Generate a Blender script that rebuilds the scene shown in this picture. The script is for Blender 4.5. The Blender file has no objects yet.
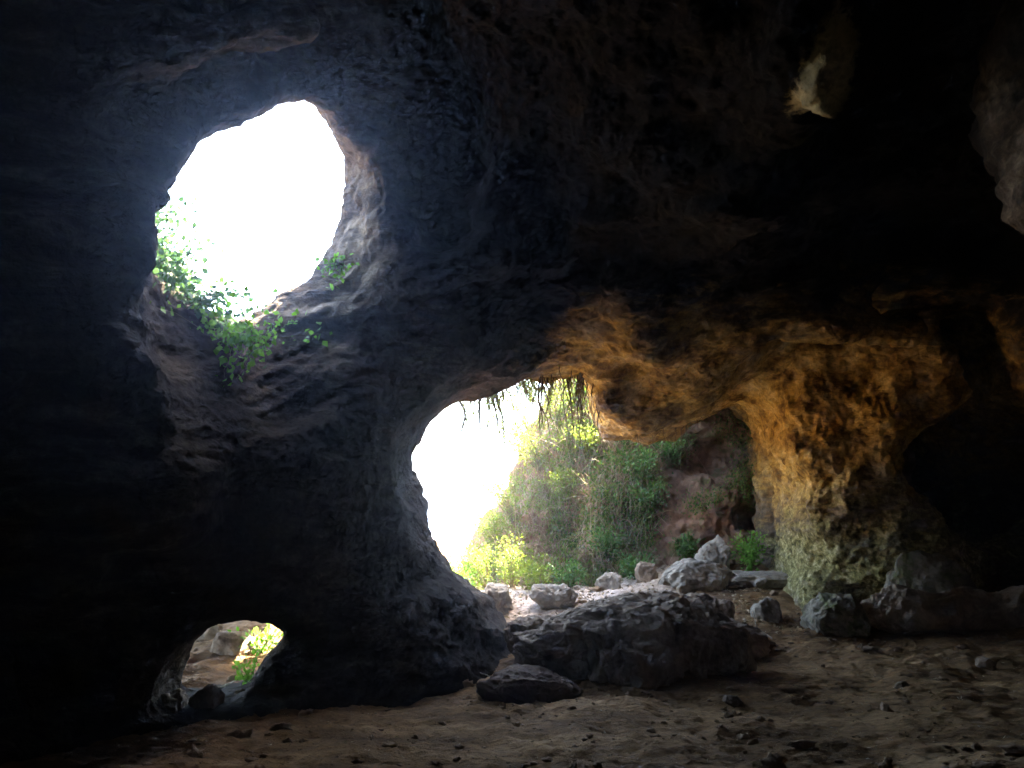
import bpy, math, random
import numpy as np
from mathutils import Vector
R = math.radians
scene = bpy.context.scene
COL = scene.collection
rng = np.random.default_rng(7)

# ------------------------------------------------------------------ camera geometry
F = 800.0; PITCH = R(10); CAMZ = 1.6
CP, SP = math.cos(PITCH), math.sin(PITCH)
def ray(px, py):
    x = (px-512)/F; u = (384-py)/F
    return np.array([x, CP-u*SP, SP+u*CP])
def at(px, py, Y):                       # the point that stands Y metres ahead
    r = ray(px, py); return np.array([0, 0, CAMZ]) + r*(Y/r[1])
WN = np.array([-0.68, 0.733, 0.0]); WN /= np.linalg.norm(WN)
WP = np.array([0.0, 10.0, 0.0])
def on_wall(px, py, off=0.0):            # a pixel's point on the plane of the cave's back wall
    r = ray(px, py); t = (WN@(WP-np.array([0,0,CAMZ]))+off)/(WN@r)
    return np.array([0, 0, CAMZ])+r*t

# ------------------------------------------------------------------ noise
def _hash(i, j, k, seed):
    h = (i.astype(np.uint32)*np.uint32(374761393) + j.astype(np.uint32)*np.uint32(668265263)
         + k.astype(np.uint32)*np.uint32(2147483647) + np.uint32(seed*1274126177 & 0xffffffff))
    h = (h ^ (h >> np.uint32(13)))*np.uint32(1274126177)
    h = (h ^ (h >> np.uint32(15)))*np.uint32(2246822519)
    return h ^ (h >> np.uint32(16))
_ang = rng.normal(size=(256, 3)); _ang /= np.linalg.norm(_ang, axis=1)[:, None]
GX, GY, GZ = [(_ang[:, i]*1.6).astype(np.float32) for i in range(3)]
def noise(p, scale=1.0, seed=0):
    q = np.asarray(p, dtype=np.float32)/np.float32(scale)
    fl = np.floor(q); f = q-fl; I = fl.astype(np.int64)
    u = f*f*f*(f*(f*6-15)+10)
    out = np.zeros(q.shape[:-1], np.float32)
    for a in (0, 1):
        wa = u[..., 0] if a else 1-u[..., 0]
        for b in (0, 1):
            wb = wa*(u[..., 1] if b else 1-u[..., 1])
            for c in (0, 1):
                w = wb*(u[..., 2] if c else 1-u[..., 2])
                h = _hash(I[..., 0]+a, I[..., 1]+b, I[..., 2]+c, seed) & np.uint32(255)
                out += w*(GX[h]*(f[..., 0]-a)+GY[h]*(f[..., 1]-b)+GZ[h]*(f[..., 2]-c))
    return out
def fbm(p, scale, octs=3, seed=0, gain=.5):
    s = 0; a = 1.0
    for o in range(octs):
        s = s + a*noise(p, scale/(2.03**o), seed+o*17); a *= gain
    return s
def ridged(p, scale, octs=3, seed=0, gain=.55):
    s = 0; a = 1.0
    for o in range(octs):
        s = s + a*(1-np.abs(noise(p, scale/(2.1**o), seed+o*31))*2.2); a *= gain
    return s - .9

# ------------------------------------------------------------------ meshes
def mesh_np(name, V, Fc, mat=None, parent=None, smooth=True, loc=None, normals=None, mats=None, mi=None):
    V = np.asarray(V, np.float32)
    if loc is not None: V = V-np.asarray(loc, np.float32)
    me = bpy.data.meshes.new(name)
    me.vertices.add(len(V)); me.vertices.foreach_set('co', V.ravel())
    Fc = np.asarray(Fc, np.int32); n, k = Fc.shape
    me.loops.add(n*k); me.loops.foreach_set('vertex_index', Fc.ravel())
    me.polygons.add(n)
    me.polygons.foreach_set('loop_start', np.arange(0, n*k, k, dtype=np.int32))
    me.polygons.foreach_set('loop_total', np.full(n, k, np.int32))
    if smooth: me.polygons.foreach_set('use_smooth', np.ones(n, bool))
    if mi is not None: me.polygons.foreach_set('material_index', np.asarray(mi, np.int32))
    for m in (mats or [mat]):
        if m: me.materials.append(m)
    me.update(calc_edges=True)
    if normals is not None: me.normals_split_custom_set_from_vertices(normals.tolist())
    o = bpy.data.objects.new(name, me); COL.objects.link(o)
    if loc is not None: o.location = [float(v) for v in loc]
    if parent is not None: o.parent = parent
    return o
def tag(o, label=None, cat=None, group=None, kind=None):
    if label: o['label'] = label
    if cat: o['category'] = cat
    if group: o['group'] = group
    if kind: o['kind'] = kind
    return o
def empty(name, loc):
    o = bpy.data.objects.new(name, None); COL.objects.link(o); o.location = [float(v) for v in loc]
    o.empty_display_size = .1
    return o
def vnormals(V, Fc):
    a, b, c, d = V[Fc[:, 0]], V[Fc[:, 1]], V[Fc[:, 2]], V[Fc[:, 3]]
    fn = np.cross(c-a, d-b)
    N = np.zeros_like(V)
    for i in range(3):
        for k in range(4):
            N[:, i] += np.bincount(Fc[:, k], fn[:, i], minlength=len(V))
    return N/(np.linalg.norm(N, axis=1)[:, None]+1e-12)
def surface_nets(G, org, h):
    nx, ny, nz = G.shape
    S = G < 0
    cs = np.zeros((nx-1, ny-1, nz-1), np.uint8)
    for a in (0, 1):
        for b in (0, 1):
            for c in (0, 1):
                cs += S[a:nx-1+a, b:ny-1+b, c:nz-1+c]
    act = (cs > 0) & (cs < 8)
    idx = np.full(act.shape, -1, np.int64)
    ii = np.argwhere(act); idx[act] = np.arange(len(ii))
    acc = np.zeros((len(ii), 3)); cnt = np.zeros(len(ii))
    cor = [(a, b, c) for a in (0, 1) for b in (0, 1) for c in (0, 1)]
    for A in cor:
        for k in range(3):
            if A[k] == 0:
                B = list(A); B[k] = 1
                va = G[ii[:, 0]+A[0], ii[:, 1]+A[1], ii[:, 2]+A[2]]
                vb = G[ii[:, 0]+B[0], ii[:, 1]+B[1], ii[:, 2]+B[2]]
                m = (va < 0) != (vb < 0)
                t = np.where(m, va/np.where(m, va-vb, 1), 0)
                P = np.tile(np.array(A, float), (len(ii), 1)); P[:, k] = t
                acc[m] += P[m]; cnt[m] += 1
    V = (ii+acc/cnt[:, None])*h+np.array(org)
    quads = []
    for k in range(3):
        i, j = [(1, 2), (2, 0), (0, 1)][k]
        sl0 = [slice(None)]*3; sl1 = [slice(None)]*3
        sl0[k] = slice(0, -1); sl1[k] = slice(1, None)
        a = S[tuple(sl0)]; b = S[tuple(sl1)]
        e = np.argwhere(a != b)
        e = e[(e[:, i] > 0) & (e[:, j] > 0) & (e[:, i] < G.shape[i]-1) & (e[:, j] < G.shape[j]-1)]
        fl = a[e[:, 0], e[:, 1], e[:, 2]]
        def cell(di, dj):
            q = e.copy(); q[:, i] -= di; q[:, j] -= dj
            return idx[q[:, 0], q[:, 1], q[:, 2]]
        Q = np.stack([cell(1, 1), cell(0, 1), cell(0, 0), cell(1, 0)], 1)
        Q[~fl] = Q[~fl][:, ::-1]
        quads.append(Q)
    return V, np.concatenate(quads)
def subdivide(V, Fc, mask=None):
    keep = np.zeros((0, 4), np.int64)
    if mask is not None: keep = Fc[~mask]; Fc = Fc[mask]
    E = np.stack([np.stack([Fc[:, k], Fc[:, (k+1) % 4]], 1) for k in range(4)], 1).reshape(-1, 2)
    Es = np.sort(E, 1); key = Es[:, 0]*len(V)+Es[:, 1]
    uk, inv = np.unique(key, return_inverse=True)
    M = (V[uk//len(V)]+V[uk % len(V)])/2
    C = V[Fc].mean(1)
    n0 = len(V); n1 = n0+len(M)
    inv = inv.reshape(-1, 4)+n0; ci = np.arange(len(Fc))+n1
    V2 = np.concatenate([V, M, C])
    out = [np.stack([Fc[:, k], inv[:, k], ci, inv[:, (k-1) % 4]], 1) for k in range(4)]
    return V2, np.concatenate(out), keep
def relax(V, Fc, it=1, w=.5):
    for _ in range(it):
        S = np.zeros_like(V); c = np.bincount(Fc.ravel(), minlength=len(V)).astype(float)
        C = V[Fc].mean(1)
        for i in range(3):
            for k in range(4): S[:, i] += np.bincount(Fc[:, k], C[:, i], minlength=len(V))
        S /= np.maximum(c, 1)[:, None]
        V = np.where(c[:, None] > 0, V*(1-w)+S*w, V)
    return V
def smax(a, b, k): h = np.clip(.5-.5*(b-a)/k, 0, 1); return b*(1-h)+a*h+k*h*(1-h)
def smin(a, b, k): return -smax(-a, -b, k)
def poly_sdf(s, t, P):
    P = np.asarray(P, float); d = np.full(s.shape, 1e9); inside = np.zeros(s.shape, bool)
    for i in range(len(P)):
        a = P[i]; b = P[(i+1) % len(P)]; e = b-a
        w0 = s-a[0]; w1 = t-a[1]
        h = np.clip((w0*e[0]+w1*e[1])/(e@e), 0, 1)
        d = np.minimum(d, (w0-e[0]*h)**2+(w1-e[1]*h)**2)
        c = (a[1] > t) != (b[1] > t)
        with np.errstate(divide='ignore', invalid='ignore'):
            xi = a[0]+(t-a[1])/(b[1]-a[1]+1e-12)*e[0]
        inside ^= c & (s < xi)
    d = np.sqrt(d); return np.where(inside, -d, d)
def ell(p, c, r, rot=None):              # rough signed distance of an ellipsoid
    q = p-np.asarray(c, np.float32)
    if rot is not None: q = q@np.asarray(rot, np.float32)
    r = np.asarray(r, np.float32)
    k0 = np.sqrt(((q/r)**2).sum(-1)); k1 = np.sqrt(((q/(r*r))**2).sum(-1))+1e-6
    return k0*(k0-1)/k1
def cap(p, a, b, ra, rb):                # tapered capsule
    a = np.asarray(a, np.float32); b = np.asarray(b, np.float32); e = b-a
    h = np.clip(((p-a)@e)/(e@e), 0, 1)
    return np.linalg.norm(p-a-h[..., None]*e, axis=-1)-(ra+(rb-ra)*h)

# ------------------------------------------------------------------ ground height
def sstep(x, a, b):
    t = np.clip((x-a)/(b-a), 0, 1); return t*t*(3-2*t)
def gz_base(x, y):
    z = .55*sstep(y, 8.2, 13.6)
    z = z+.40*sstep(y, 11.6, 14.2)*sstep(x, 1.2, 3.0)
    z = z+.35*sstep(x, 5.0, 9.0)*sstep(y, 6, 11)
    z = z+.25*sstep(-x, 3.0, 6.0)*sstep(-y, -8.5, -3)
    return z
def gz(x, y, fine=True):
    x = np.asarray(x, float); y = np.asarray(y, float)
    p = np.stack([x, y, np.zeros_like(x)], -1)
    near = np.exp(-((x/60)**2+(y/60)**2))
    z = gz_base(x, y)+.10*fbm(p, 2.2, 2, 5)*near
    z = z+np.where(np.hypot(x, y) > 40, 6*fbm(p, 120, 3, 9)*sstep(np.hypot(x, y), 40, 200)-3*sstep(np.hypot(x, y), 40, 200), 0)
    if fine:
        z = z+(.055*fbm(p, .7, 4, 21, .6)+.020*ridged(p*np.array([.7, 1.3, 1]), .22, 2, 33)*(.5+.8*np.clip(fbm(p, 1.5, 2, 4)+.3, 0, 1))+.008*noise(p, .07, 41))*near
    return z

# ------------------------------------------------------------------ materials
class NT:
    def __init__(s, name):
        s.m = bpy.data.materials.new(name); s.m.use_nodes = True; s.t = s.m.node_tree; s.t.nodes.clear()
        s.out = s.t.nodes.new('ShaderNodeOutputMaterial')
    def n(s, typ, **kw):
        nd = s.t.nodes.new(typ)
        for k, v in kw.items():
            if k in nd.inputs.keys() and not hasattr(nd, k): nd.inputs[k].default_value = v
            elif hasattr(nd, k): setattr(nd, k, v)
        return nd
    def l(s, a, b): s.t.links.new(a, b)
    def coord(s):
        return s.n('ShaderNodeTexCoord').outputs['Object']
    def geo(s): return s.n('ShaderNodeNewGeometry')
    def noise(s, co, scale, detail=6, rough=.6, dist=0.0):
        nd = s.n('ShaderNodeTexNoise'); nd.inputs['Scale'].default_value = scale; nd.inputs['Detail'].default_value = detail
        nd.inputs['Roughness'].default_value = rough; nd.inputs['Distortion'].default_value = dist
        s.l(co, nd.inputs['Vector']); return nd.outputs['Fac']
    def ramp(s, f, stops):
        nd = s.n('ShaderNodeValToRGB'); cr = nd.color_ramp
        while len(cr.elements) < len(stops): cr.elements.new(.5)
        for e, (p, c) in zip(cr.elements, stops):
            e.position = p; e.color = (*c, 1) if len(c) == 3 else c
        s.l(f, nd.inputs['Fac']); return nd.outputs['Color']
    def mix(s, f, a, b, mode='MIX'):
        nd = s.n('ShaderNodeMix', data_type='RGBA', blend_type=mode)
        for v, k in ((f, 0), (a, 6), (b, 7)):
            if isinstance(v, (int, float)): nd.inputs[k].default_value = v
            elif isinstance(v, tuple): nd.inputs[k].default_value = (*v, 1)
            else: s.l(v, nd.inputs[k])
        return nd.outputs[2]
    def math(s, op, a, b=0.0, c=0.0, clamp=False):
        nd = s.n('ShaderNodeMath', operation=op, use_clamp=clamp)
        for i, v in enumerate((a, b, c)):
            if isinstance(v, (int, float)): nd.inputs[i].default_value = v
            else: s.l(v, nd.inputs[i])
        return nd.outputs[0]
    def maprange(s, v, a, b, c=0.0, d=1.0):
        nd = s.n('ShaderNodeMapRange', interpolation_type='SMOOTHSTEP'); s.l(v, nd.inputs[0])
        for i, x in enumerate((a, b, c, d)): nd.inputs[i+1].default_value = x
        return nd.outputs[0]
    def blob(s, co, c, r):               # soft ellipsoidal zone of a colour
        mp = s.n('ShaderNodeMapping', vector_type='TEXTURE'); s.l(co, mp.inputs['Vector'])
        mp.inputs['Location'].default_value = [float(v) for v in c]; mp.inputs['Scale'].default_value = r
        ln = s.n('ShaderNodeVectorMath', operation='LENGTH'); s.l(mp.outputs[0], ln.inputs[0])
        return ln.outputs['Value']
    def bump(s, h, strength, dist, prev=None):
        nd = s.n('ShaderNodeBump'); nd.inputs['Strength'].default_value = strength; nd.inputs['Distance'].default_value = dist
        s.l(h, nd.inputs['Height'])
        if prev is not None: s.l(prev, nd.inputs['Normal'])
        return nd.outputs['Normal']
    def finish(s, col, rough=.9, normal=None, spec=.25, extra=None, boxy=.8):
        b = s.n('ShaderNodeBsdfPrincipled')
        if isinstance(col, tuple): b.inputs['Base Color'].default_value = (*col, 1)
        else: s.l(col, b.inputs['Base Color'])
        if isinstance(rough, float): b.inputs['Roughness'].default_value = rough
        else: s.l(rough, b.inputs['Roughness'])
        b.inputs['Specular IOR Level'].default_value = spec
        if normal is not None: s.l(normal, b.inputs['Normal'])
        s.l(b.outputs[0], s.out.inputs['Surface']); return b

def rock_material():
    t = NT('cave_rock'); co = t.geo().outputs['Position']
    st = t.n('ShaderNodeMapping'); st.inputs['Rotation'].default_value = (R(20), R(35), 0); st.inputs['Scale'].default_value = (.5, 1, 2.2)
    t.l(co, st.inputs['Vector'])
    big = t.noise(co, .7, 5, .6); mid = t.noise(st.outputs[0], 2.6, 8, .66, .4); fine = t.noise(co, 14, 8, .7)
    pit = t.n('ShaderNodeTexVoronoi', feature='SMOOTH_F1'); pit.inputs['Scale'].default_value = 9; t.l(co, pit.inputs['Vector'])
    base = t.ramp(mid, [(.36, (.05, .038, .030)), (.5, (.14, .108, .08)), (.64, (.31, .255, .20))])
    base = t.mix(t.maprange(big, .42, .62), base, (.10, .075, .055), 'MIX')
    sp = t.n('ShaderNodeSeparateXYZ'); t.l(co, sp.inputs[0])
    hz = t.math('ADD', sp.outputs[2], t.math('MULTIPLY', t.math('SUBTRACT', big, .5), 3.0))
    painted_shade = t.math('MULTIPLY', t.maprange(hz, 3.3, 4.6), t.maprange(sp.outputs[0], -1.9, -.7))  # shade of the unlit roof, painted into the rock colour
    painted_shade = t.math('MAXIMUM', painted_shade, t.math('MULTIPLY', t.maprange(t.math('ADD', sp.outputs[0], big), -1.6, -2.8), .82))
    painted_shade = t.math('MAXIMUM', painted_shade, t.math('MULTIPLY', t.math('MULTIPLY', t.maprange(t.math('ADD', sp.outputs[0], big), 1.6, 1.0), t.maprange(hz, 3.6, 2.8)), .75))  # left wall and pillar get the same painted shade
    base = t.mix(t.math('MULTIPLY', painted_shade, .97), base, t.ramp(mid, [(.42, (.004, .004, .004)), (.7, (.009, .0085, .009))]))
    # ochre stain round the mouth's roof and right jamb
    d1 = t.blob(co, at(815, 415, 12.2), (3.1, 3.0, 1.65))
    d2 = t.blob(co, at(650, 370, 12.0), (2.0, 2.5, 1.0))
    dn = t.math('ADD', t.math('MINIMUM', d1, d2), t.math('MULTIPLY', t.math('SUBTRACT', mid, .5), 1.5))
    och = t.maprange(dn, 1.25, .5)
    ochc = t.ramp(t.noise(co, 3.2, 8, .68), [(.36, (.20, .105, .028)), (.5, (.58, .37, .11)), (.64, (.76, .56, .26))])
    base = t.mix(och, base, ochc)
    # pale and algae-green lower jamb
    d3 = t.blob(co, at(850, 565, 12.0), (2.6, 2.4, 1.0))
    gr = t.maprange(t.math('ADD', d3, t.math('ADD', t.math('MULTIPLY', t.math('SUBTRACT', mid, .5), 2.6), t.math('MULTIPLY', t.math('SUBTRACT', big, .5), 2.4))), 1.2, .3, 0, .85)
    grc = t.ramp(fine, [(.35, (.14, .13, .045)), (.5, (.30, .27, .10)), (.66, (.48, .43, .26))])
    base = t.mix(gr, base, grc)
    # pale calcite patch on the hanging rock
    d4 = t.blob(co, at(824, 75, 5.5), (.20, .7, .42))
    pl = t.maprange(t.math('ADD', d4, t.math('MULTIPLY', t.math('SUBTRACT', fine, .5), 1.2)), 1.0, .6)
    base = t.mix(pl, base, (.62, .52, .30))
    base = t.mix(.55, base, t.ramp(fine, [(.36, (.25, .25, .25)), (.64, (1.5, 1.5, 1.5))]), 'MULTIPLY')
    nb = t.bump(mid, .8, .12); nb = t.bump(fine, 1.0, .045, nb); nb = t.bump(t.noise(co, 45, 4, .7), .8, .014, nb); nb = t.bump(pit.outputs['Distance'], .25, .04, nb)
    dc = t.n('ShaderNodeVectorMath', operation='MULTIPLY_ADD'); nz = t.n('ShaderNodeTexNoise'); nz.inputs['Scale'].default_value = 1.7; nz.inputs['Detail'].default_value = 5; t.l(co, nz.inputs['Vector'])
    t.l(nz.outputs['Color'], dc.inputs[0]); dc.inputs[1].default_value = (.9, .9, .9); t.l(co, dc.inputs[2])
    ck = t.n('ShaderNodeTexVoronoi', feature='DISTANCE_TO_EDGE'); ck.inputs['Scale'].default_value = .8; t.l(dc.outputs[0], ck.inputs['Vector'])
    crk = t.maprange(ck.outputs['Distance'], 0.0, .035)
    nb = t.bump(crk, .35, .03, nb); base = t.mix(t.math('MULTIPLY', t.math('SUBTRACT', 1.0, crk), .18), base, (.02, .015, .012))
    t.finish(base, t.ramp(fine, [(.3, (.75,)*3), (.7, (1.0,)*3)]), nb, .06)
    return t.m
def boulder_material(name, dark, light, moss=None):
    t = NT(name); co = t.coord(); g = t.geo()
    a = t.noise(co, 2.5, 8, .65, .3); f = t.noise(co, 22, 8, .7)
    base = t.ramp(a, [(.33, dark), (.66, light)])
    base = t.mix(.5, base, t.ramp(f, [(.3, (.4,)*3), (.7, (1.3,)*3)]), 'MULTIPLY')
    if moss:
        m = t.maprange(t.noise(co, 4, 6, .7), .52, .62)
        base = t.mix(t.math('MULTIPLY', m, .7), base, moss)
    nb = t.bump(a, .6, .07); nb = t.bump(f, .9, .025, nb)
    t.finish(base, .9, nb, .12); return t.m
def ground_material():
    t = NT('earth'); co = t.coord()
    st = t.n('ShaderNodeMapping'); st.inputs['Scale'].default_value = (.6, 1.2, 1); st.inputs['Rotation'].default_value = (0, 0, R(12)); t.l(co, st.inputs['Vector'])
    a = t.noise(st.outputs[0], 1.1, 7, .65, .3); f = t.noise(st.outputs[0], 16, 8, .75); s = t.noise(co, 60, 3, .6)
    base = t.ramp(a, [(.34, (.10, .058, .026)), (.52, (.25, .152, .073)), (.68, (.44, .29, .155))])
    base = t.mix(.75, base, t.ramp(f, [(.32, (.35,)*3), (.68, (1.5, 1.45, 1.35))]), 'MULTIPLY')
    # pale litter outside the mouth, dry pale grassland beyond
    sp = t.n('ShaderNodeSeparateXYZ'); t.l(co, sp.inputs[0])
    out = t.maprange(t.math('ADD', sp.outputs[1], t.math('MULTIPLY', t.math('SUBTRACT', a, .5), 4.0)), 10.2, 12.5)
    out = t.math('MULTIPLY', out, t.math('MULTIPLY', t.maprange(sp.outputs[0], 3.6, 1.2), t.maprange(sp.outputs[0], -2.4, -1.2)))
    base = t.mix(out, base, t.ramp(f, [(.35, (.16, .12, .09)), (.6, (.48, .40, .34))]))
    pv = t.n('ShaderNodeTexVoronoi', feature='F1'); pv.inputs['Scale'].default_value = 34; t.l(co, pv.inputs['Vector'])
    spk = t.maprange(pv.outputs['Distance'], .10, .04)
    rnd = t.maprange(t.math('ADD', pv.outputs['Color'], 0.0), .86, .9)
    base = t.mix(t.math('MULTIPLY', spk, rnd), base, (.6, .56, .5))
    nb = t.bump(f, .9, .05); nb = t.bump(s, .6, .012, nb)
    t.finish(base, .95, nb, .08); return t.m
def leaf_material(name, c1, c2, trans=.45):
    t = NT(name); g = t.geo()
    col = t.ramp(g.outputs['Random Per Island'], [(0.0, c1), (1.0, c2)])
    d = t.n('ShaderNodeBsdfPrincipled'); t.l(col, d.inputs['Base Color']); d.inputs['Roughness'].default_value = .55
    d.inputs['Specular IOR Level'].default_value = .3
    tr = t.n('ShaderNodeBsdfTranslucent'); t.l(t.mix(.5, col, (1, 1, .35), 'MULTIPLY'), tr.inputs['Color'])
    mx = t.n('ShaderNodeMixShader'); mx.inputs[0].default_value = trans
    t.l(d.outputs[0], mx.inputs[1]); t.l(tr.outputs[0], mx.inputs[2]); t.l(mx.outputs[0], t.out.inputs['Surface'])
    return t.m
def plain(name, c, c2=None, sc=12):
    t = NT(name); co = t.coord(); f = t.noise(co, sc, 6, .7)
    c2 = c2 or tuple(v*1.8 for v in c)
    t.finish(t.ramp(f, [(.3, c), (.7, c2)]), .85, t.bump(f, .6, .01)); return t.m

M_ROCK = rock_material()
M_GROUND = ground_material()
M_EARTHB = boulder_material('earthy_rock', (.06, .038, .025), (.17, .115, .078))
M_CRUMB = boulder_material('earth_crumbs', (.16, .10, .06), (.42, .30, .19))
M_DARKB = boulder_material('grey_brown_boulder', (.11, .078, .052), (.44, .34, .245))
M_PALEB = boulder_material('pale_limestone', (.15, .125, .095), (.42, .37, .30))
M_MOSSB = boulder_material('mossy_stone', (.10, .085, .06), (.30, .27, .21), (.10, .12, .035))
M_BANK = boulder_material('bank_earth', (.12, .062, .04), (.36, .22, .145), (.09, .10, .03))
M_LEAFY = leaf_material('leaf_yellow_green', (.10, .16, .025), (.22, .28, .06), .5)
M_LEAFD = leaf_material('leaf_deep_green', (.035, .09, .018), (.09, .19, .035), .35)
M_LEAFB = leaf_material('leaf_bright_green', (.10, .26, .03), (.17, .36, .06), .5)
M_IVY = leaf_material('leaf_ivy', (.03, .075, .035), (.06, .13, .045), .35)
M_DRY = leaf_material('dry_stem', (.20, .14, .085), (.42, .33, .22), .2)
M_ROOT = plain('root_bark', (.07, .045, .028), (.19, .13, .085))
M_STICK = plain('bare_stick', (.28, .24, .19), (.50, .45, .38))
M_TWIG = plain('twig', (.11, .085, .055), (.22, .17, .11))

# ------------------------------------------------------------------ the cave's rock as one solid field
H = .12
X0, X1, Y0, Y1, Z0, Z1 = -9.5, 11.0, -5.0, 17.5, -1.2, 9.6
gx = np.arange(X0, X1, H, dtype=np.float32); gy = np.arange(Y0, Y1, H, dtype=np.float32); gzv = np.arange(Z0, Z1, H, dtype=np.float32)
Pg = np.stack(np.meshgrid(gx, gy, gzv, indexing='ij'), -1)
x, y, z = Pg[..., 0], Pg[..., 1], Pg[..., 2]
q = -(WN[0]*(x-WP[0])+WN[1]*(y-WP[1]))            # metres in front of the back wall's foot
w1 = fbm(Pg, 3.2, 2, 1); w2 = fbm(Pg*np.array([1, 1, 1.3], np.float32), 1.1, 2, 61)
left = sstep(-x, -2.6, 2.3)                         # 1 over the left half with the skylight
# back wall, leaning in with height
lean = .10*np.clip(z-2.5, 0, 9)**1.6*left+.12*sstep(z, 0, 1.2)*0
foot = .55*np.exp(-np.clip(z, 0, 9)/.8)            # flares at its foot
a = -(q)+lean+foot
ceil_r = 3.35+.56*np.clip(q, 0, 20)-.016*np.clip(q, 0, 20)**2
ceil_l = 6.5+.12*q
C = ceil_r*(1-left)+ceil_l*left
b = (z-C)/1.15
right = (x-7.6-.25*(y-10)*(y < 10))+.25*(z-1)
ch = smax(a, b, 1.2)
ch = smax(ch, right, 1.0)
ch = smax(ch, -5.6-x+.3*np.clip(z-2, 0, 9), .8)
ch = smax(ch, -3.2-y+.3*np.clip(z-2, 0, 9), .8)
ch = smax(ch, -.8-z, .3)
# rock masses that stand or hang in the chamber
def add(d, k=.35):
    global ch
    ch = smax(ch, -d, k)
add(cap(Pg, at(795, -90, 5.4), at(834, 104, 5.6), .60, .24), .4)                    # hanging rock with the pale tip
add(cap(Pg, at(810, 40, 6.0), at(752, 200, 7.6), .45, .45), .7)
add(cap(Pg, at(752, 205, 7.6), at(640, 190, 8.8), .40, .25), .7)
add(ell(Pg, at(1122, 80, 4.6), (.64, 1.1, .95)), .4)                               # round mass at the right border
add(cap(Pg, at(500, 150, 8.2), at(492, 250, 8.9), .28, .25), .6)                    # rib right of the skylight
add(cap(Pg, at(492, 250, 8.6), at(400, 300, 8.6), .30, .35), .4)
add(cap(Pg, at(620, 120, 8.0), at(600, 200, 8.6), .5, .3), .5)
add(ell(Pg, at(668, 372, 11.6), (.95, .8, .52)), .35)                               # ochre bulge over the mouth
add(cap(Pg, at(640, 300, 10.0), at(900, 330, 10.5), .35, .35), .6)
add(cap(Pg, at(865, 330, 12.0), at(908, 560, 11.7), .50, .80), .6)
add(cap(Pg, at(932, 370, 11.2), at(978, 560, 12.0), .35, .60), .6)                  # right jamb spreading to its foot
add(cap(Pg, at(800, 380, 12.9), at(800, 590, 12.7), .75, .85), .5)
add(cap(Pg, at(835, 370, 12.2), at(850, 500, 12.2), .6, .8), .5)
add(cap(Pg, at(60, 250, 6.4), at(120, 480, 6.6), .6, .5), .8)                       # bulges of the left wall
add(cap(Pg, at(100, 40, 5.8), at(300, 20, 6.4), .35, .3), .5)
# hollow at far right
ch = smin(ch, ell(Pg, at(990, 470, 11.6), (1.3, 1.6, .9)), .4)
ch = ch+.30*w1+.22*w2
# ---- openings through the back wall
E = np.array([.07, 1, .0])                          # the mouth runs away from us
mouth_px = [(530, 672), (502, 640), (474, 610), (440, 585), (414, 555), (396, 510), (386, 470), (383, 445), (404, 410), (420, 392), (460, 376), (530, 364), (562, 360),
            (585, 365), (594, 395), (608, 420), (645, 428), (695, 420), (738, 396), (756, 425), (757, 455), (766, 500), (764, 560), (764, 700)]
MP = []
for px_, py_ in mouth_px:
    p = on_wall(px_, py_); MP.append((p[0]-E[0]*p[1], p[2]))
dm = poly_sdf(x-E[0]*y, z, MP)+.10*w2+.05*fbm(Pg, .45, 2, 77)
dm = np.maximum(dm, q-1.6); dm = np.maximum(dm, -q-4.5)
ch = smin(ch, dm, .18)
AZ, EL = R(-46), R(42)
A = np.array([math.sin(AZ)*math.cos(EL), math.cos(AZ)*math.cos(EL), math.sin(EL)])
S1 = np.array([math.cos(AZ), -math.sin(AZ), 0]); S2 = np.cross(S1, A)
c0 = at(255, 215, 7.0); c1 = c0+A*1.3
def on_plane(px_, py_, c):
    r = ray(px_, py_); o = np.array([0, 0, CAMZ]); return o+r*((A@(c-o))/(A@r))
near_px = [(203, 328), (168, 307), (143, 280), (135, 250), (158, 222), (203, 203), (260, 172), (318, 142), (356, 138)]
far_px = [(358, 165), (347, 185), (345, 215), (328, 240), (302, 262), (262, 280), (228, 292)]
SPoly = []
for (pp, c) in [(p_, c0) for p_ in near_px]+[(p_, c1) for p_ in far_px]:
    v = on_plane(*pp, c)-c0; SPoly.append((v@S1, v@S2))
sx = (Pg-c0.astype(np.float32))@S1.astype(np.float32); sy = (Pg-c0.astype(np.float32))@S2.astype(np.float32); sa = (Pg-c0.astype(np.float32))@A.astype(np.float32)
ds = poly_sdf(sx, sy, SPoly)-.32*np.clip(.5-sa, 0, 1.2)*sstep(sx-sy*.5, -.6, .6)+.16*w2*np.clip(1-sa, 0, 1)
ds = np.maximum(ds, -sa-1.6)
ch = smin(ch, ds, .25)
HD = ray(230, 660); HD = HD/np.linalg.norm(HD); HD = np.array([HD[0]+.10, HD[1], 0]); HD /= np.linalg.norm(HD)
hole_px = [(152, 714), (165, 668), (184, 642), (212, 629), (245, 626), (290, 636), (292, 643), (268, 662), (252, 688), (238, 712)]
HS = np.array([HD[1], -HD[0], 0]); HPoly = []
for p_ in hole_px:
    p = on_wall(*p_, -.45); HPoly.append((p@HS, p[2]))
dh = poly_sdf(x*HS[0]+y*HS[1], z, HPoly)
dh = np.maximum(dh, q-1.7); dh = np.maximum(dh, -q-5)
ch = smin(ch, dh, .05)
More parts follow.
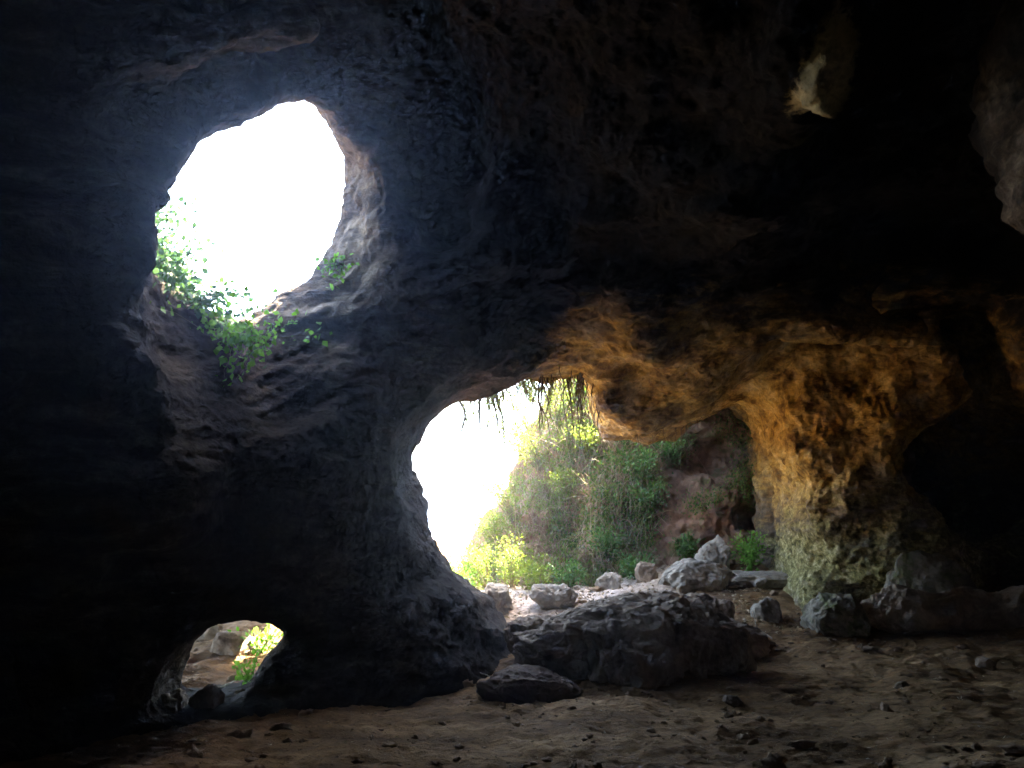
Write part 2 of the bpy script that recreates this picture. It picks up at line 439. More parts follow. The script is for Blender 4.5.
# ---- the hill's outside
thick = 1.15+.9*left*sstep(z, 0, 6)*0+2.6*sstep(x, 3.3, 4.0)
shade_shelf = 3.4*sstep(-x, 2.3, 2.8)*(z < 3.4)  # unseen rock overhang added to shade the ground behind the low gap
outer = (-q)-thick-shade_shelf+.25*np.clip(z-3, 0, 9)*left+.25*w1
outer = np.maximum(outer, np.abs(x-.7)-9.4); outer = np.maximum(outer, np.abs(y-5.6)-10.2)
outer = smax(outer, z-8.9+.12*w1, .5); outer = np.maximum(outer, -1.0-z)
outer = np.maximum(outer, -np.maximum(np.maximum(z-1.55, q+.75), x+1.8))
rock = np.maximum(outer, -ch)
rock = np.minimum(rock, cap(Pg, at(776, 425, 14.2), at(776, 600, 14.2), .34, .42))
# ---- bank across the mouth
kx = .5+2.0*(.95*(x+.45)+.22*(y-14))
bank = (z-np.minimum(kx, 6.5+.2*x))/1.9+.28*fbm(Pg, 1.6, 3, 90)
front = (14.4+.28*z-.10*x-y)+.35*fbm(Pg, 1.3, 3, 95)
bank = smax(bank, front, .4); bank = np.maximum(bank, y-17.2)
bank = smax(bank, -ell(Pg, at(725, 450, 14.3), (1.1, 1.2, .55)), .15)
bank = smax(bank, -ell(Pg, at(762, 515, 14.0), (.42, .9, .42)), .12)
bank = np.maximum(bank, np.abs(x-5)-6.3)
del ch, w1, w2, dm, ds, dh

def frustum(P, m=.08):
    p = P-np.array([0, 0, CAMZ]); d = p[:, 1]*CP+p[:, 2]*SP; u = -p[:, 1]*SP+p[:, 2]*CP
    return (d > .5) & (np.abs(p[:, 0]) < d*(.64+m)) & (np.abs(u) < d*(.48+m))
def field_mesh(G, disp):
    V, Q = surface_nets(G, (X0, Y0, Z0), H)
    V = relax(V, Q, 2, .5)
    V, Q, _ = subdivide(V, Q); V = relax(V, Q, 2, .5)
    m = frustum(V[Q].mean(1), .1)
    V, Q2, K = subdivide(V, Q, m)
    V = relax(V, Q2, 1, .5)
    N = vnormals(V, np.concatenate([Q2, K]))
    V = V+N*disp(V, N)[:, None]
    Qa = np.concatenate([Q2, K])
    return V, Qa, vnormals(V, Qa)
def disp_rock(V, N):
    a = np.array([[.8, .35, .45], [-.3, 1, .1], [-.5, -.1, .85]])
    W = V@a.T*np.array([.55, 1, 1.9])+.25*fbm(V, 1.5, 2, 8)[:, None]
    bt = np.exp(-(((V-at(850, 460, 12.2))/np.array([2.0, 2.0, 2.0]))**2).sum(1))
    pf = 1-.35*sstep(-V[:, 0], -1.6, -.6)*sstep(-V[:, 2], -3.6, -2.6)
    return pf*(.055*ridged(W, 1.1, 3, 11, .42)+.050*fbm(W, .5, 4, 12, .55)+.016*ridged(V, .14, 2, 13)+bt*(.07*fbm(V, .42, 4, 71, .6)-.04*np.abs(noise(V, .3, 72))))
def disp_bank(V, N): return .10*fbm(V, .5, 4, 14)+.03*ridged(V, .2, 2, 15)
V, Q, N = field_mesh(rock, disp_rock)
c = V[Q].mean(1); qq = -((c-WP)@WN)
pil = (c[:, 0] > -2.0) & (c[:, 0] < 1.3) & (c[:, 2] < 3.5) & (qq < 1.6) & (c[:, 1] > 5)
och = (c[:, 0] > 3.0) & (c[:, 0] < 7.2) & (c[:, 2] < 3.6) & (c[:, 1] > 10.2) & ~pil
cei = (c[:, 2] > 3.3+.0*qq) & ~pil & ~och & (((c[:, 0] > -1.2)) | (c[:, 2] > 6.2))
wal = ~(pil | och | cei)
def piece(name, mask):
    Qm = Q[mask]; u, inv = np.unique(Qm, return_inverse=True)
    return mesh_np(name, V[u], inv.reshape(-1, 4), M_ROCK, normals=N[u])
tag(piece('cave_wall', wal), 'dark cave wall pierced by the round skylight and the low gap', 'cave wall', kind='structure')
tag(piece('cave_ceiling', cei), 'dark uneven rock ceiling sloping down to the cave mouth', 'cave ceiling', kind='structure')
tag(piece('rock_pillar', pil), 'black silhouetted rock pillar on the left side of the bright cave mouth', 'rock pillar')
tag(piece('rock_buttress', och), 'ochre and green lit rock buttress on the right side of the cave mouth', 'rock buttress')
BV, BQ, BN = field_mesh(bank, disp_bank)
tag(mesh_np('hillside', BV, BQ, M_BANK, normals=BN), 'overgrown earth bank rising outside the cave mouth', 'hillside', kind='structure')
del Pg, rock, bank, outer

# ------------------------------------------------------------------ ground sheet
def axis(lo, hi, step, far):
    mid = np.arange(lo, hi, step); g = []; d = step; v = hi
    while v < far: d *= 1.35; v += d; g.append(v)
    g2 = []; d = step; v = lo
    while v > -far: d *= 1.35; v -= d; g2.append(v)
    return np.array(g2[::-1]+list(mid)+g)
ax_, ay_ = axis(-7.5, 9.0, .032, 900), axis(4.2, 16.5, .032, 900)
gxx, gyy = np.meshgrid(ax_, ay_, indexing='ij')
GV = np.stack([gxx, gyy, gz(gxx, gyy)], -1).reshape(-1, 3)
i_, j_ = np.meshgrid(np.arange(len(ax_)-1), np.arange(len(ay_)-1), indexing='ij'); n_ = len(ay_)
b0 = (i_*n_+j_).ravel()
tag(mesh_np('ground', GV, np.stack([b0, b0+n_, b0+n_+1, b0+1], 1), M_GROUND), 'trodden brown earth floor of the cave', 'ground', kind='structure')

# ------------------------------------------------------------------ rocks and boulders
def sphere_quads(n):                     # cube sphere
    t = np.tan(np.linspace(-1, 1, n+1)*math.pi/4); V = []; Q = []
    for ax in range(3):
        for s in (-1, 1):
            a_, b_ = np.meshgrid(t, t, indexing='ij'); P = np.zeros((n+1, n+1, 3)); P[..., ax] = s
            P[..., (ax+1) % 3] = a_; P[..., (ax+2) % 3] = b_; off = sum(len(v) for v in V)
            V.append(P.reshape(-1, 3)); i, j = np.meshgrid(np.arange(n), np.arange(n), indexing='ij')
            k = (off+i*(n+1)+j).ravel(); qd = np.stack([k, k+n+1, k+n+2, k+1], 1)
            Q.append(qd if s > 0 else qd[:, ::-1])
    V = np.concatenate(V); V /= np.linalg.norm(V, axis=1)[:, None]; Q = np.concatenate(Q)
    u, first, inv = np.unique(np.round(V, 5), axis=0, return_index=True, return_inverse=True)
    return V[first], inv.ravel()[Q]
def rock_mesh(name, loc, size, seed, mat, n=40, rough=1.0, rotz=0.0, tilt=0.0, blobs=None, flat=.35, extra=None, boxy=.8):
    V, Q = sphere_quads(n)
    V = np.sign(V)*np.abs(V)**boxy
    s = np.array(size)/2; Vs = V*s/s.mean()
    r = 1+rough*(.30*fbm(Vs+seed*3.1, 1.1, 2, seed)+.12*ridged(Vs+seed, .5, 3, seed+5, .5))
    # a few broken-off planes
    rg = np.random.default_rng(seed)
    P = V*r[:, None]
    for _ in range(12):
        d = rg.normal(size=3); d /= np.linalg.norm(d); h = .62+.25*rg.random()
        ex = np.clip(P@d-h, 0, 9); P = P-d*(ex*.72)[:, None]
    P[:, 2] = np.where(P[:, 2] < -flat, -flat+(P[:, 2]+flat)*.3, P[:, 2])
    P = P*s
    if extra is not None: P = extra(P)
    P = P+(V*(.034*min(size)*rough)*(fbm(P, .16*max(min(size), .3), 4, seed+9, .6)-.8*np.abs(noise(P, .22*max(min(size), .3), seed+12)))[:, None])
    ca, sa_ = math.cos(tilt), math.sin(tilt); P = P@np.array([[ca, 0, -sa_], [0, 1, 0], [sa_, 0, ca]])
    P = (P-(P.max(0)+P.min(0))/2)*(np.array(size)/(P.max(0)-P.min(0)))
    c_, s_ = math.cos(rotz), math.sin(rotz); P = P@np.array([[c_, s_, 0], [-s_, c_, 0], [0, 0, 1]])
    P[:, 2] -= P[:, 2].min()
    o = mesh_np(name, P, Q, mat); o.location = [float(v) for v in loc]; return o
def floor_at(px, py):                    # where the pixel's ray meets the ground
    r = ray(px, py); tt = np.linspace(3, 30, 4000); P = np.array([0, 0, CAMZ])+r*tt[:, None]
    g = gz(P[:, 0], P[:, 1], False); k = np.argmax((P[:, 2] < g) | (P[:, 1] > 14.0)); return np.array([P[k, 0], P[k, 1], g[k]])
def put_rock(name, px, py, w, h, d, seed, mat, label, cat, sink=.15, **kw):   # px,py: foot of the stone; w,h in pixels, d depth ratio
    f = floor_at(px, py); s = f[1]/F; W = w*s; Hh = h*s/.9
    lab = kw.pop('group', None)
    o = rock_mesh(name, (f[0], f[1]+W*d*.4, f[2]-sink*Hh), (W, W*d, Hh*(1+sink)), seed, mat, **kw)
    return tag(o, label, cat, lab)
def bou(P):                              # long slope to the left, blunt right
    P = P.copy(); xx = P[:, 0]; P[:, 2] = np.where(P[:, 2] > -.1, P[:, 2]*(1-.55*sstep(-xx, -.2, 1.35)), P[:, 2]); return P
put_rock('boulder', 645, 681, 256, 68, .75, 3, M_DARKB, 'large dark boulder lying in the middle of the cave floor', 'boulder', n=90, extra=bou, rough=.85)
put_rock('boulder', 560, 668, 110, 40, .8, 8, M_DARKB, 'low grey rock sloping against the left end of the large boulder', 'boulder', n=50)
put_rock('boulder', 640, 688, 76, 40, .7, 12, M_DARKB, 'rounded dark rock in front of the large central boulder', 'boulder', n=44)
put_rock('boulder', 722, 662, 110, 38, .7, 14, M_DARKB, 'low dark rock at the right foot of the large central boulder', 'boulder', n=44)
put_rock('boulder', 712, 632, 60, 32, .8, 15, M_DARKB, 'grey rock peeking out behind the right end of the large boulder', 'boulder', n=36)
put_rock('boulder', 530, 700, 104, 22, .9, 17, M_EARTHB, 'low dark earthy mound of rock at the foot of the dark pillar', 'boulder', n=44, rough=.8, sink=.35)
put_rock('boulder', 496, 612, 34, 24, .9, 19, M_PALEB, 'pale round stone just outside the cave mouth beside the pillar', 'stone', n=30)
put_rock('boulder', 555, 608, 50, 20, .9, 20, M_PALEB, 'flat pale stone outside the mouth behind the large boulder', 'stone', n=30)
put_rock('stone', 770, 622, 30, 20, .9, 23, M_PALEB, 'single pale grey stone on open floor right of the large boulder', 'stone', n=26)
put_rock('boulder', 946, 628, 92, 66, .6, 26, M_MOSSB, 'round mossy boulder behind the long ledge below the ochre buttress', 'boulder', n=44, rough=.5, boxy=.95)
def led(P):
    P = P.copy(); u_ = P[:, 0]/np.abs(P[:, 0]).max()
    P[:, 2] *= .78+.34*sstep(u_, .35, .75)-.12*sstep(-u_, .4, .9)+.10*np.sin(u_*9); P[:, 1] += .12*np.sin(u_*5)
    return P
put_rock('boulder', 846, 637, 62, 36, .8, 27, M_MOSSB, 'knobbly block at the left end of the long low rock ledge', 'boulder', n=44, boxy=.7)
put_rock('rock_ledge', 957, 637, 196, 44, .28, 29, M_DARKB, 'long low flat topped rock ledge across the right side of the floor', 'rock ledge', n=90, extra=led, boxy=.6, rough=.9)
put_rock('boulder', 702, 592, 84, 27, .9, 33, M_PALEB, 'pale pitted limestone slab at the foot of the standing stone', 'boulder', n=50, rough=1.0)
put_rock('boulder', 775, 588, 90, 14, .6, 34, M_PALEB, 'flat grey slab beside the pale pitted limestone', 'boulder', n=36)
put_rock('standing_stone', 715, 572, 36, 33, .8, 36, M_PALEB, 'upright pale standing stone by the bank outside the mouth', 'standing stone', n=36, sink=.3, boxy=.6)
for i, (px, py, w, h, sd, lb) in enumerate([
    (790, 581, 16, 11, 41, 'small grey stone, leftmost of the row under the ochre buttress'),
    (806, 584, 12, 9, 42, 'second small stone from the left in the row under the ochre buttress'),
    (825, 585, 17, 12, 43, 'rounded grey stone, third in the row under the ochre buttress'),
    (848, 577, 18, 11, 44, 'wedge shaped stone against the green foot of the ochre buttress'),
    (880, 590, 28, 12, 45, 'flat dull stone left of the round mossy boulder'),
    (866, 603, 20, 10, 46, 'low brown stone between the ledge and the mossy boulder'),
    (648, 582, 24, 18, 47, 'brown stone at the foot of the bank above the large boulder'),
    (610, 590, 26, 15, 48, 'pale stone half buried in leaf litter at the foot of the bank'),
    (200, 716, 34, 24, 49, 'dark rock sitting in the low gap under the left wall'),
    (240, 706, 20, 13, 50, 'small dark stone beside the rock in the low gap'),
    (150, 722, 60, 22, 51, 'dark stone at the foot of the left wall beside the low gap'),
    (228, 655, 44, 18, 52, 'pale rock outside seen through the low gap'),
    (205, 640, 30, 14, 53, 'grey rock behind the pale rock seen through the low gap'),
    (690, 655, 16, 8, 54, 'small stone lodged at the front of the large boulder'),
    (500, 652, 18, 10, 55, 'small stone at the pointed foot of the dark pillar'),
    (905, 690, 14, 7, 56, 'small clod of stone on the open floor before the ledge'),
    (735, 706, 20, 9, 57, 'flat half buried stone on the floor before the central boulder'),
    (990, 668, 18, 8, 58, 'small flat stone before the right end of the ledge')]):
    put_rock('stone', px, py, w, h, .85, sd, M_PALEB if sd in (43, 48, 41) else M_MOSSB if sd in (44, 45) else M_DARKB, lb, 'stone', n=20)
# rubble nobody could count
def clods():
    base = [sphere_quads(3) for _ in range(1)][0]
    VV, QQ = [], []; off = 0; rg = np.random.default_rng(5)
    for k in range(3200):
        yy = 5 + 9*rg.random()**1.3; xx = (rg.random()*1.3-.65)*yy
        if rg.random() < .3: yy = 10+3.5*rg.random(); xx = -1+9*rg.random()
        qv = -((np.array([xx, yy, 0])-WP)@WN)
        s = .005+.026*rg.random()**6
        if rg.random() < .02: s = .05
        P = base[0]*(1+.35*rg.normal(size=(len(base[0]), 1)))*s*np.array([1.2, 1, .7])*(.6+.8*rg.random(3))
        P = P+np.array([xx, yy, float(gz(xx, yy))+s*.3]); VV.append(P); QQ.append(base[1]+off); off += len(P)
    o = mesh_np('gravel', np.concatenate(VV), np.concatenate(QQ), M_CRUMB, smooth=False)
    tag(o, 'loose crumbs of rock and earth scattered over the cave floor', 'gravel', kind='stuff')
clods()

# ------------------------------------------------------------------ sticks, roots
def tube(pts, r0, r1, sides=6):
    pts = np.asarray(pts, float); n = len(pts); T = np.gradient(pts, axis=0); T /= np.linalg.norm(T, axis=1)[:, None]+1e-9
    up = np.array([.31, .2, .93]); A_ = np.cross(T, up); A_ /= np.linalg.norm(A_, axis=1)[:, None]+1e-9; B_ = np.cross(T, A_)
    th = np.linspace(0, 2*math.pi, sides, endpoint=False); r = np.linspace(r0, r1, n)
    V = pts[:, None]+r[:, None, None]*(np.cos(th)[None, :, None]*A_[:, None]+np.sin(th)[None, :, None]*B_[:, None])
    i, j = np.meshgrid(np.arange(n-1), np.arange(sides), indexing='ij'); a_ = (i*sides+j).ravel(); b_ = (i*sides+(j+1) % sides).ravel()
    return V.reshape(-1, 3), np.stack([a_, b_, b_+sides, a_+sides], 1)
def join(parts):
    VV, QQ, off = [], [], 0
    for v, q_ in parts: VV.append(v); QQ.append(q_+off); off += len(v)
    return np.concatenate(VV), np.concatenate(QQ)
def spline(pts, n=16, wob=0, seed=0):
    pts = np.asarray(pts, float); t = np.linspace(0, len(pts)-1, n); k = np.clip(t.astype(int), 0, len(pts)-2); f = (t-k)[:, None]
    P = [pts[np.clip(k+d, 0, len(pts)-1)] for d in (-1, 0, 1, 2)]
    o = .5*(2*P[1]+(-P[0]+P[2])*f+(2*P[0]-5*P[1]+4*P[2]-P[3])*f**2+(-P[0]+3*P[1]-3*P[2]+P[3])*f**3)
    if wob: o = o+np.random.default_rng(seed).normal(size=o.shape)*wob
    return o
def stick(px_pts, r, label, lift=.03, seed=1):
    pts = []
    for k, (a_, b_) in enumerate(px_pts):
        f = floor_at(a_, b_); f[2] += lift+r; pts.append(f)
    P = spline(pts, 18, .004, seed); v, q_ = tube(P, r, r*.45)
    o = mesh_np('stick', v, q_, M_STICK, loc=P[0]); tag(o, label, 'stick')
stick([(406, 659), (430, 664), (462, 671), (490, 681)], .014, 'long straight stick lying beside the foot of the dark pillar')
pts = [floor_at(772, 641), floor_at(764, 637), floor_at(758, 636), floor_at(755, 634)]
P = np.array([pts[0]+[0, 0, .03], pts[1]+[0, 0, .05], pts[2]+[0, 0, .10], pts[3]+[-.02, 0, .30]]); P = spline(P, 16)
v, q_ = tube(P, .012, .007); tag(mesh_np('stick', v, q_, M_STICK, loc=P[0]), 'curved pale stick standing up right of the large boulder', 'stick')
stick([(213, 695), (226, 690), (238, 684)], .012, 'short pale stick lying in the low gap', seed=3)

# ------------------------------------------------------------------ leaves
LEAF = np.array([[0, 0, 0], [.32, -.05, .42], [0, .10, 1.0], [-.32, -.05, .42], [0, .06, .45]])
LQ = np.array([[0, 1, 4, 4], [1, 2, 4, 4], [2, 3, 4, 4], [3, 0, 4, 4]])
LQ = np.array([[0, 1, 2, 4], [0, 4, 2, 3]])
def leaves(P, D, size, rg, width=1.0):   # leaf blades rooted at P, growing along D
    n = len(P); D = D/np.linalg.norm(D, axis=1)[:, None]; r = rg.normal(size=(n, 3)); A_ = np.cross(D, r); A_ /= np.linalg.norm(A_, axis=1)[:, None]+1e-9; B_ = np.cross(D, A_)
    s = size*(.6+.8*rg.random(n))
    V = P[:, None]+s[:, None, None]*(LEAF[None, :, 0:1]*width*A_[:, None]+LEAF[None, :, 1:2]*B_[:, None]+LEAF[None, :, 2:3]*D[:, None])
    Q = LQ[None]+(np.arange(n)*5)[:, None, None]
    return V.reshape(-1, 3), Q.reshape(-1, 4)
def shrub(name, loc, h, spread, nst, nlf, size, mleaf, mstem, label, cat, seed, group=None, lean=(0, 0, 0), width=1.0, droop=0.0):
    rg = np.random.default_rng(seed); loc = np.asarray(loc, float); st, LP, LD = [], [], []
    for k in range(nst):
        an = rg.random()*2*math.pi; e = np.array([math.cos(an), math.sin(an), 0])*spread*(.3+.7*rg.random())
        top = e+np.array([0, 0, h*(.55+.5*rg.random())])+np.array(lean)*h
        mid = top*.5+np.array([0, 0, .12*h])+rg.normal(size=3)*.06*h
        top[2] -= droop*h
        C_ = spline([rg.normal(size=3)*[.04, .04, 0], mid, top], 9, .01*h, seed+k); st.append(tube(C_, .006+.004*h, .002, 4))
        m = nlf//nst; t = .15+.85*rg.random(m)**.8; i = t*8; i0 = np.clip(i.astype(int), 0, 7); f = (i-i0)[:, None]
        c_ = C_[i0]*(1-f)+C_[i0+1]*f; tan = C_[i0+1]-C_[i0]; tan /= np.linalg.norm(tan, axis=1)[:, None]+1e-9
        off = rg.normal(size=(m, 3))*size*1.1
        LP.append(c_+off*.9); LD.append(tan*.4+off/size*.7+np.array([0, 0, .25]))
    root = empty(name, loc); tag(root, label, cat, group)
    v, q_ = join(st); mesh_np('stem', v, q_, mstem, root)
    v, q_ = leaves(np.concatenate(LP), np.concatenate(LD), size, rg, width); mesh_np('foliage', v, q_, mleaf, root, smooth=False)
    return root

# points on the bank's face found by casting rays at its mesh
from mathutils.bvhtree import BVHTree
sub = np.where(frustum(BV[BQ[:, 0]], .15))[0]; Bq = BQ[sub]
ub, ib = np.unique(Bq, return_inverse=True)
BT = BVHTree.FromPolygons(BV[ub].tolist(), ib.reshape(-1, 4).tolist())
subr = np.where(frustum(V[Q[:, 0]], .1))[0]; Rq = Q[subr]; ur, ir = np.unique(Rq, return_inverse=True)
RT = BVHTree.FromPolygons(V[ur].tolist(), ir.reshape(-1, 4).tolist())
def hit(px, py, T=None):
    T = T or BT; r = ray(px, py); h_ = T.ray_cast(Vector((0, 0, CAMZ)), Vector(r).normalized())
    return (np.array(h_[0]), np.array(h_[1])) if h_[0] is not None else (None, None)
def hit_or(px, py, Y, T=None):
    p, n = hit(px, py, T)
    if p is None or abs(p[1]-Y) > 3.5: return at(px, py, Y), np.array([0, -1, 0.])
    return p, n if n[1] < 0 else -n

shr = [ # px,py (root), height, spread, kind, label
 (462, 592, .55, .35, 'b', 'bright green bush at the lower left corner of the cave mouth'),
 (488, 590, .75, .40, 'y', 'yellow green bush beside the bright corner bush'),
 (512, 580, .90, .40, 'y', 'tall pale yellow green bush at the foot of the bank'),
 (538, 592, .60, .35, 'y', 'low yellow green bush at the foot of the bank left of its middle'),
 (480, 572, .60, .35, 'b', 'bright bush right above the corner bush against the white sky'),
 (496, 548, .70, .40, 'y', 'pale bush on the lowest part of the bank skyline'),
 (522, 455, .75, .45, 'y', 'feathery bush on the bank skyline below the highest one'),
 (532, 400, .80, .45, 'y', 'highest bush on the bank skyline under the roots'),
 (566, 588, .50, .35, 'd', 'low mid green bush at the foot of the bank behind the large boulder'),
 (515, 520, .90, .45, 'y', 'hazy yellow green bush standing against the white sky'),
 (540, 470, .95, .50, 'y', 'sunlit bush half way up the left edge of the bank'),
 (530, 430, .80, .45, 'y', 'sunlit bush high on the left edge of the bank'),
 (560, 430, .85, .45, 'y', 'pale green bush high on the bank under the hanging roots'),
 (570, 500, .60, .40, 'y', 'straggly green bush in the middle of the bank'),
 (590, 455, .60, .35, 'y', 'loose yellow green bush below the ochre bulge'),
 (640, 480, .55, .40, 'd', 'dark green bush on the upper right of the bank'),
 (652, 512, .55, .35, 'd', 'dark green bush hanging below the upper right bush'),
 (668, 462, .50, .30, 'd', 'dark green bush just under the roof on the right of the bank'),
 (634, 575, .40, .28, 'd', 'fresh dark green plant at the right foot of the bank'),
 (610, 556, .45, .30, 'd', 'round dark green bush above the right foot of the bank'),
 (685, 556, .35, .25, 'd', 'low green plant beside the standing stone'),
 (625, 440, .40, .30, 'd', 'small dark bush under the ochre bulge'),
]
for i, (px, py, h_, sp, kd, lb) in enumerate(shr):
    p, n = hit_or(px, py, 15.2)
    if py > 570:
        p = floor_at(px, py)
    m = {'b': M_LEAFB, 'y': M_LEAFY, 'd': M_LEAFD}[kd]
    shrub('bush', p-[0, 0, .05], h_, sp, 16, 1000 if kd != 'd' else 800, .045 if kd != 'd' else .055, m, M_TWIG, lb, 'bush', 200+i, 'bushes growing on the bank outside the mouth',
          lean=(n[0]*.4-(.25 if px < 545 else 0), n[1]*.4-.15, 0), width=.8)
p = floor_at(750, 572); p[2] -= .02
shrub('leafy_plant', p, .62, .22, 12, 420, .06, M_LEAFB, M_LEAFB, 'upright bright green leafy plant against the left foot of the ochre buttress', 'plant', 300)
# plants through the low gap
p = floor_at(262, 652); shrub('leafy_plant', p, .26, .34, 10, 150, .065, M_LEAFB, M_LEAFB, 'bright green plant outside seen at the top of the low gap', 'plant', 301)
p = floor_at(246, 690); shrub('leafy_plant', p, .26, .14, 7, 70, .055, M_LEAFB, M_LEAFB, 'bright green seedling growing in the low gap', 'plant', 302, width=1.3)
# undergrowth and dry stems that cover the bank
def cover():
    rg = np.random.default_rng(77); LP, LD, LP2, LD2, st = [], [], [], [], []
    for k in range(26000):
        px = 440+330*rg.random(); py = 375+225*rg.random()
        p, n = hit(px, py)
        if p is None or p[1] > 17: continue
        dens = float(fbm(p[None], .9, 2, 55)[0])
        if px > 655 and dens < .25: continue
        if dens > -.6+.3*(py > 540)-.9*(py < 0) and float(fbm(p[None], .28, 2, 58)[0]) > -.12:
            for _ in range(4):
                A1, A2 = (LP2, LD2) if (px > 575+60*dens and rg.random() < .5) else (LP, LD)
                A1.append(p+rg.normal(size=3)*.09+n*.14*rg.random()); A2.append(np.array([rg.normal()*.5, -.4, .5+rg.random()]))
        if rg.random() < .19 and px < 690:
            d = np.array([rg.normal()*.5, -.3-.3*rg.random(), rg.normal()*.7]); L = .15+.45*rg.random()
            st.append(tube(spline([p, p+d*L*.5+[0, -.05, .08], p+d*L+[0, 0, -.06]], 5), .005, .002, 3))
    v, q_ = leaves(np.array(LP), np.array(LD), .046, rg, .8)
    tag(mesh_np('undergrowth', v, q_, M_LEAFY, smooth=False), 'low leafy undergrowth covering the earth bank', 'undergrowth', kind='stuff')
    v, q_ = leaves(np.array(LP2), np.array(LD2), .05, rg, .9)
    tag(mesh_np('ground_cover', v, q_, M_LEAFD, smooth=False), 'dark green creeping plants over the right side of the earth bank', 'ground cover', kind='stuff')
    v, q_ = join(st); tag(mesh_np('dry_stems', v, q_, M_DRY), 'tangle of dry stems over the earth bank', 'dry stems', kind='stuff')
cover()
def litter():
    rg = np.random.default_rng(12); n = 2600; X = -1.2+5*rg.random(n); Y = 10.6+4.2*rg.random(n)
    P = np.stack([X, Y, gz(X, Y)+.012], -1); D = np.stack([rg.normal(size=n), rg.normal(size=n), .25*rg.normal(size=n)], -1)
    v, q_ = leaves(P, D, .05, rg, .9); tag(mesh_np('leaf_litter', v, q_, M_DRY, smooth=False), 'pale dead leaves strewn on the ground at the cave mouth', 'leaf litter', kind='stuff')
litter()
def debris():
    rg = np.random.default_rng(91); n = 2600; Y = 5.2+7*rg.random(n); X = (rg.random(n)*1.3-.65)*Y
    P = np.stack([X, Y, gz(X, Y)+.006], -1); D = np.stack([rg.normal(size=n), rg.normal(size=n), .2*rg.normal(size=n)], -1)
    v, q_ = leaves(P, D, .032, rg, .5); tag(mesh_np('dry_debris', v, q_, M_DRY, smooth=False), 'small dry leaf scraps and straw on the dark cave floor', 'debris', kind='stuff')
debris()
# ivy and leaves in the skylight
def ivy(px_pts, Y, n, size, mat, name, label, seed, off=.075):
    rg = np.random.default_rng(seed); base = at(*px_pts[0], Y); st, LP, LD = [], [], []
    pts = [at(a_, b_, Y+.15*rg.normal())-base for a_, b_ in px_pts]
    C_ = spline(pts, 24, .02, seed); st.append(tube(C_, .012, .005, 5))
    for k in range(30):
        i = rg.integers(0, 24); d = rg.normal(size=3)*(.24 if n > 100 else .07); d[2] -= .05; c2 = spline([C_[i], C_[i]+d*.6+rg.normal(size=3)*.05, C_[i]+d], 6); st.append(tube(c2, .005, .002, 3))
        m = max(n//30, 3); j = rg.integers(0, 6, m); LP.append(c2[j]+rg.normal(size=(m, 3))*off); LD.append(rg.normal(size=(m, 3))+[0, -.3, -.2])
    root = empty(name, base); tag(root, label, 'plant')
    v, q_ = join(st); mesh_np('stem', v, q_, M_TWIG, root)
    v, q_ = leaves(np.concatenate(LP), np.concatenate(LD), size, rg, 1.3); mesh_np('foliage', v, q_, mat, root, smooth=False)
ivy([(150, 190), (152, 225), (160, 262), (175, 285)], 8.0, 900, .06, M_IVY, 'ivy', 'dark ivy climbing the upper left rim of the round skylight', 401)
ivy([(165, 265), (180, 288), (200, 305), (225, 330)], 8.2, 2000, .066, M_IVY, 'ivy', 'thick dark ivy hanging over the lower left rim of the round skylight', 402)
ivy([(205, 335), (222, 336), (240, 338), (262, 342)], 7.7, 700, .062, M_LEAFB, 'leafy_plant', 'bright green leaves growing on the bottom rim of the round skylight', 403, .06)
ivy([(330, 266), (336, 264), (342, 262)], 7.8, 60, .05, M_LEAFB, 'leafy_plant', 'tiny bright green sprig on the right side of the round skylight', 404, .03)

# hanging roots along the mouth's roof
def roots(px0, px1, py, Ls, Y, n, label, seed, leaf=0, thick=.006):
    rg = np.random.default_rng(seed); base = at((px0+px1)/2, py, Y); st = []; LP = []; LD = []
    for k in range(n):
        px = px0+(px1-px0)*rg.random(); p, _ = hit(px, py-12, RT)
        s = at(px, py-14, Y+.25*rg.normal())-base; s[2] += .15
        L = Ls*(.3+.9*rg.random()**1.5)
        pts = [s]
        for m in range(4): pts.append(pts[-1]+np.array([rg.normal()*.05, rg.normal()*.05, -L/4]))
        C_ = spline(pts, 12, .006, seed*100+k); st.append(tube(C_, thick+2.2*thick*rg.random()**3, .4*thick, 4))
        for _ in range(3):
            i = rg.integers(3, 11); d = np.array([rg.normal()*.09, rg.normal()*.09, -.12*rg.random()]); st.append(tube(spline([C_[i], C_[i]+d*.5, C_[i]+d], 4), .003, .0015, 3))
        if leaf:
            j = rg.integers(2, 12, leaf); LP.append(C_[j]+rg.normal(size=(leaf, 3))*.045); LD.append(rg.normal(size=(leaf, 3))+[0, 0, -1])
    root = empty('hanging_roots', base); tag(root, label, 'roots', 'roots hanging from the roof of the mouth')
    v, q_ = join(st); mesh_np('root', v, q_, M_ROOT, root)
    if leaf: v, q_ = leaves(np.concatenate(LP), np.concatenate(LD), .035, rg, .8); mesh_np('foliage', v, q_, M_LEAFY, root, smooth=False)
roots(458, 502, 400, 1.0, 11.2, 26, 'sparse dark roots hanging against the white sky, leftmost cluster', 501, 50, .013)
roots(500, 540, 394, .75, 11.4, 26, 'short ragged roots hanging at the middle of the mouth roof', 502, 44, .013)
roots(535, 575, 388, 1.0, 11.6, 40, 'thick curtain of roots and leaves left of the ochre bulge', 503, 12, .009)
roots(572, 604, 386, 1.25, 11.6, 36, 'long brown roots hanging against the left side of the ochre bulge', 504, 2, .009)
roots(632, 700, 436, .55, 12.8, 40, 'fringe of fine roots under the right end of the ochre bulge', 505, 1)

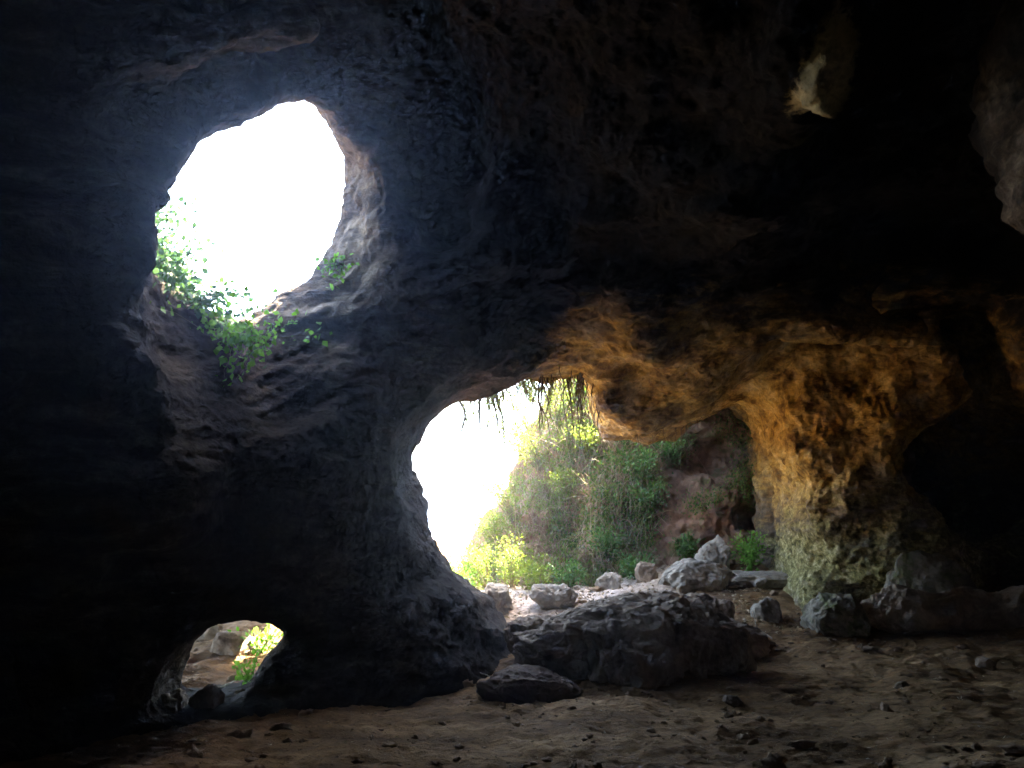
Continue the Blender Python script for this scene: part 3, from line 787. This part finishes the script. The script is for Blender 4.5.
# ------------------------------------------------------------------ light, camera
SAZ, SEL = R(59), R(62)                   # direction the sun stands in, clockwise from +Y
w = bpy.data.worlds.new('World'); scene.world = w; w.use_nodes = True; nt = w.node_tree
sky = nt.nodes.new('ShaderNodeTexSky'); sky.sky_type = 'NISHITA'; sky.sun_disc = False
sky.sun_elevation = SEL; sky.sun_rotation = SAZ; sky.dust_density = 2.0; sky.air_density = 1.0
bg = nt.nodes['Background']; bg.inputs['Strength'].default_value = .15; nt.links.new(sky.outputs[0], bg.inputs['Color'])
sd = bpy.data.lights.new('sun', 'SUN'); sd.energy = 5.0; sd.angle = R(.5); sd.color = (1, .95, .87)
so = bpy.data.objects.new('sun', sd); COL.objects.link(so)
dv = Vector((math.sin(SAZ)*math.cos(SEL), math.cos(SAZ)*math.cos(SEL), math.sin(SEL)))
so.rotation_euler = dv.to_track_quat('Z', 'Y').to_euler(); so.location = (0, 0, 30)
cd = bpy.data.cameras.new('camera'); cd.sensor_width = 36; cd.lens = F/1024*36; cd.clip_end = 3000; cd.clip_start = .05
cam = bpy.data.objects.new('camera', cd); COL.objects.link(cam); cam.location = (0, 0, CAMZ); cam.rotation_euler = (R(90)+PITCH, 0, 0)
scene.camera = cam
vs = scene.view_settings; vs.view_transform = 'Standard'; vs.look = 'None'; vs.exposure = 5.1
try:
    vs.use_white_balance = True; vs.white_balance_temperature = 7500; vs.white_balance_tint = 10
except AttributeError: pass
vs.gamma = 1; vs.gamma = 1

HZ = .0042
if HZ:
    t = NT('air'); pv = t.n('ShaderNodeVolumePrincipled'); pv.inputs['Density'].default_value = HZ; pv.inputs['Color'].default_value = (.60, .72, 1, 1); pv.inputs['Anisotropy'].default_value = .86
    t.l(pv.outputs[0], t.out.inputs['Volume'])
    cb = np.array([[i, j, k] for i in (-1200, 1200) for j in (-1200, 1200) for k in (-14, 13)], float)
    tag(mesh_np('haze', cb, [[0, 1, 3, 2], [4, 6, 7, 5], [0, 4, 5, 1], [2, 3, 7, 6], [0, 2, 6, 4], [1, 5, 7, 3]], t.m, smooth=False), 'pale air in and around the cave', kind='stuff')
cy = scene.cycles; cy.max_bounces = 8; cy.diffuse_bounces = 6; cy.transmission_bounces = 4; cy.use_denoising = True
cy.caustics_reflective = False; cy.caustics_refractive = False; cy.sample_clamp_indirect = 8
try: cy.denoiser = 'OPENIMAGEDENOISE'
except Exception: pass
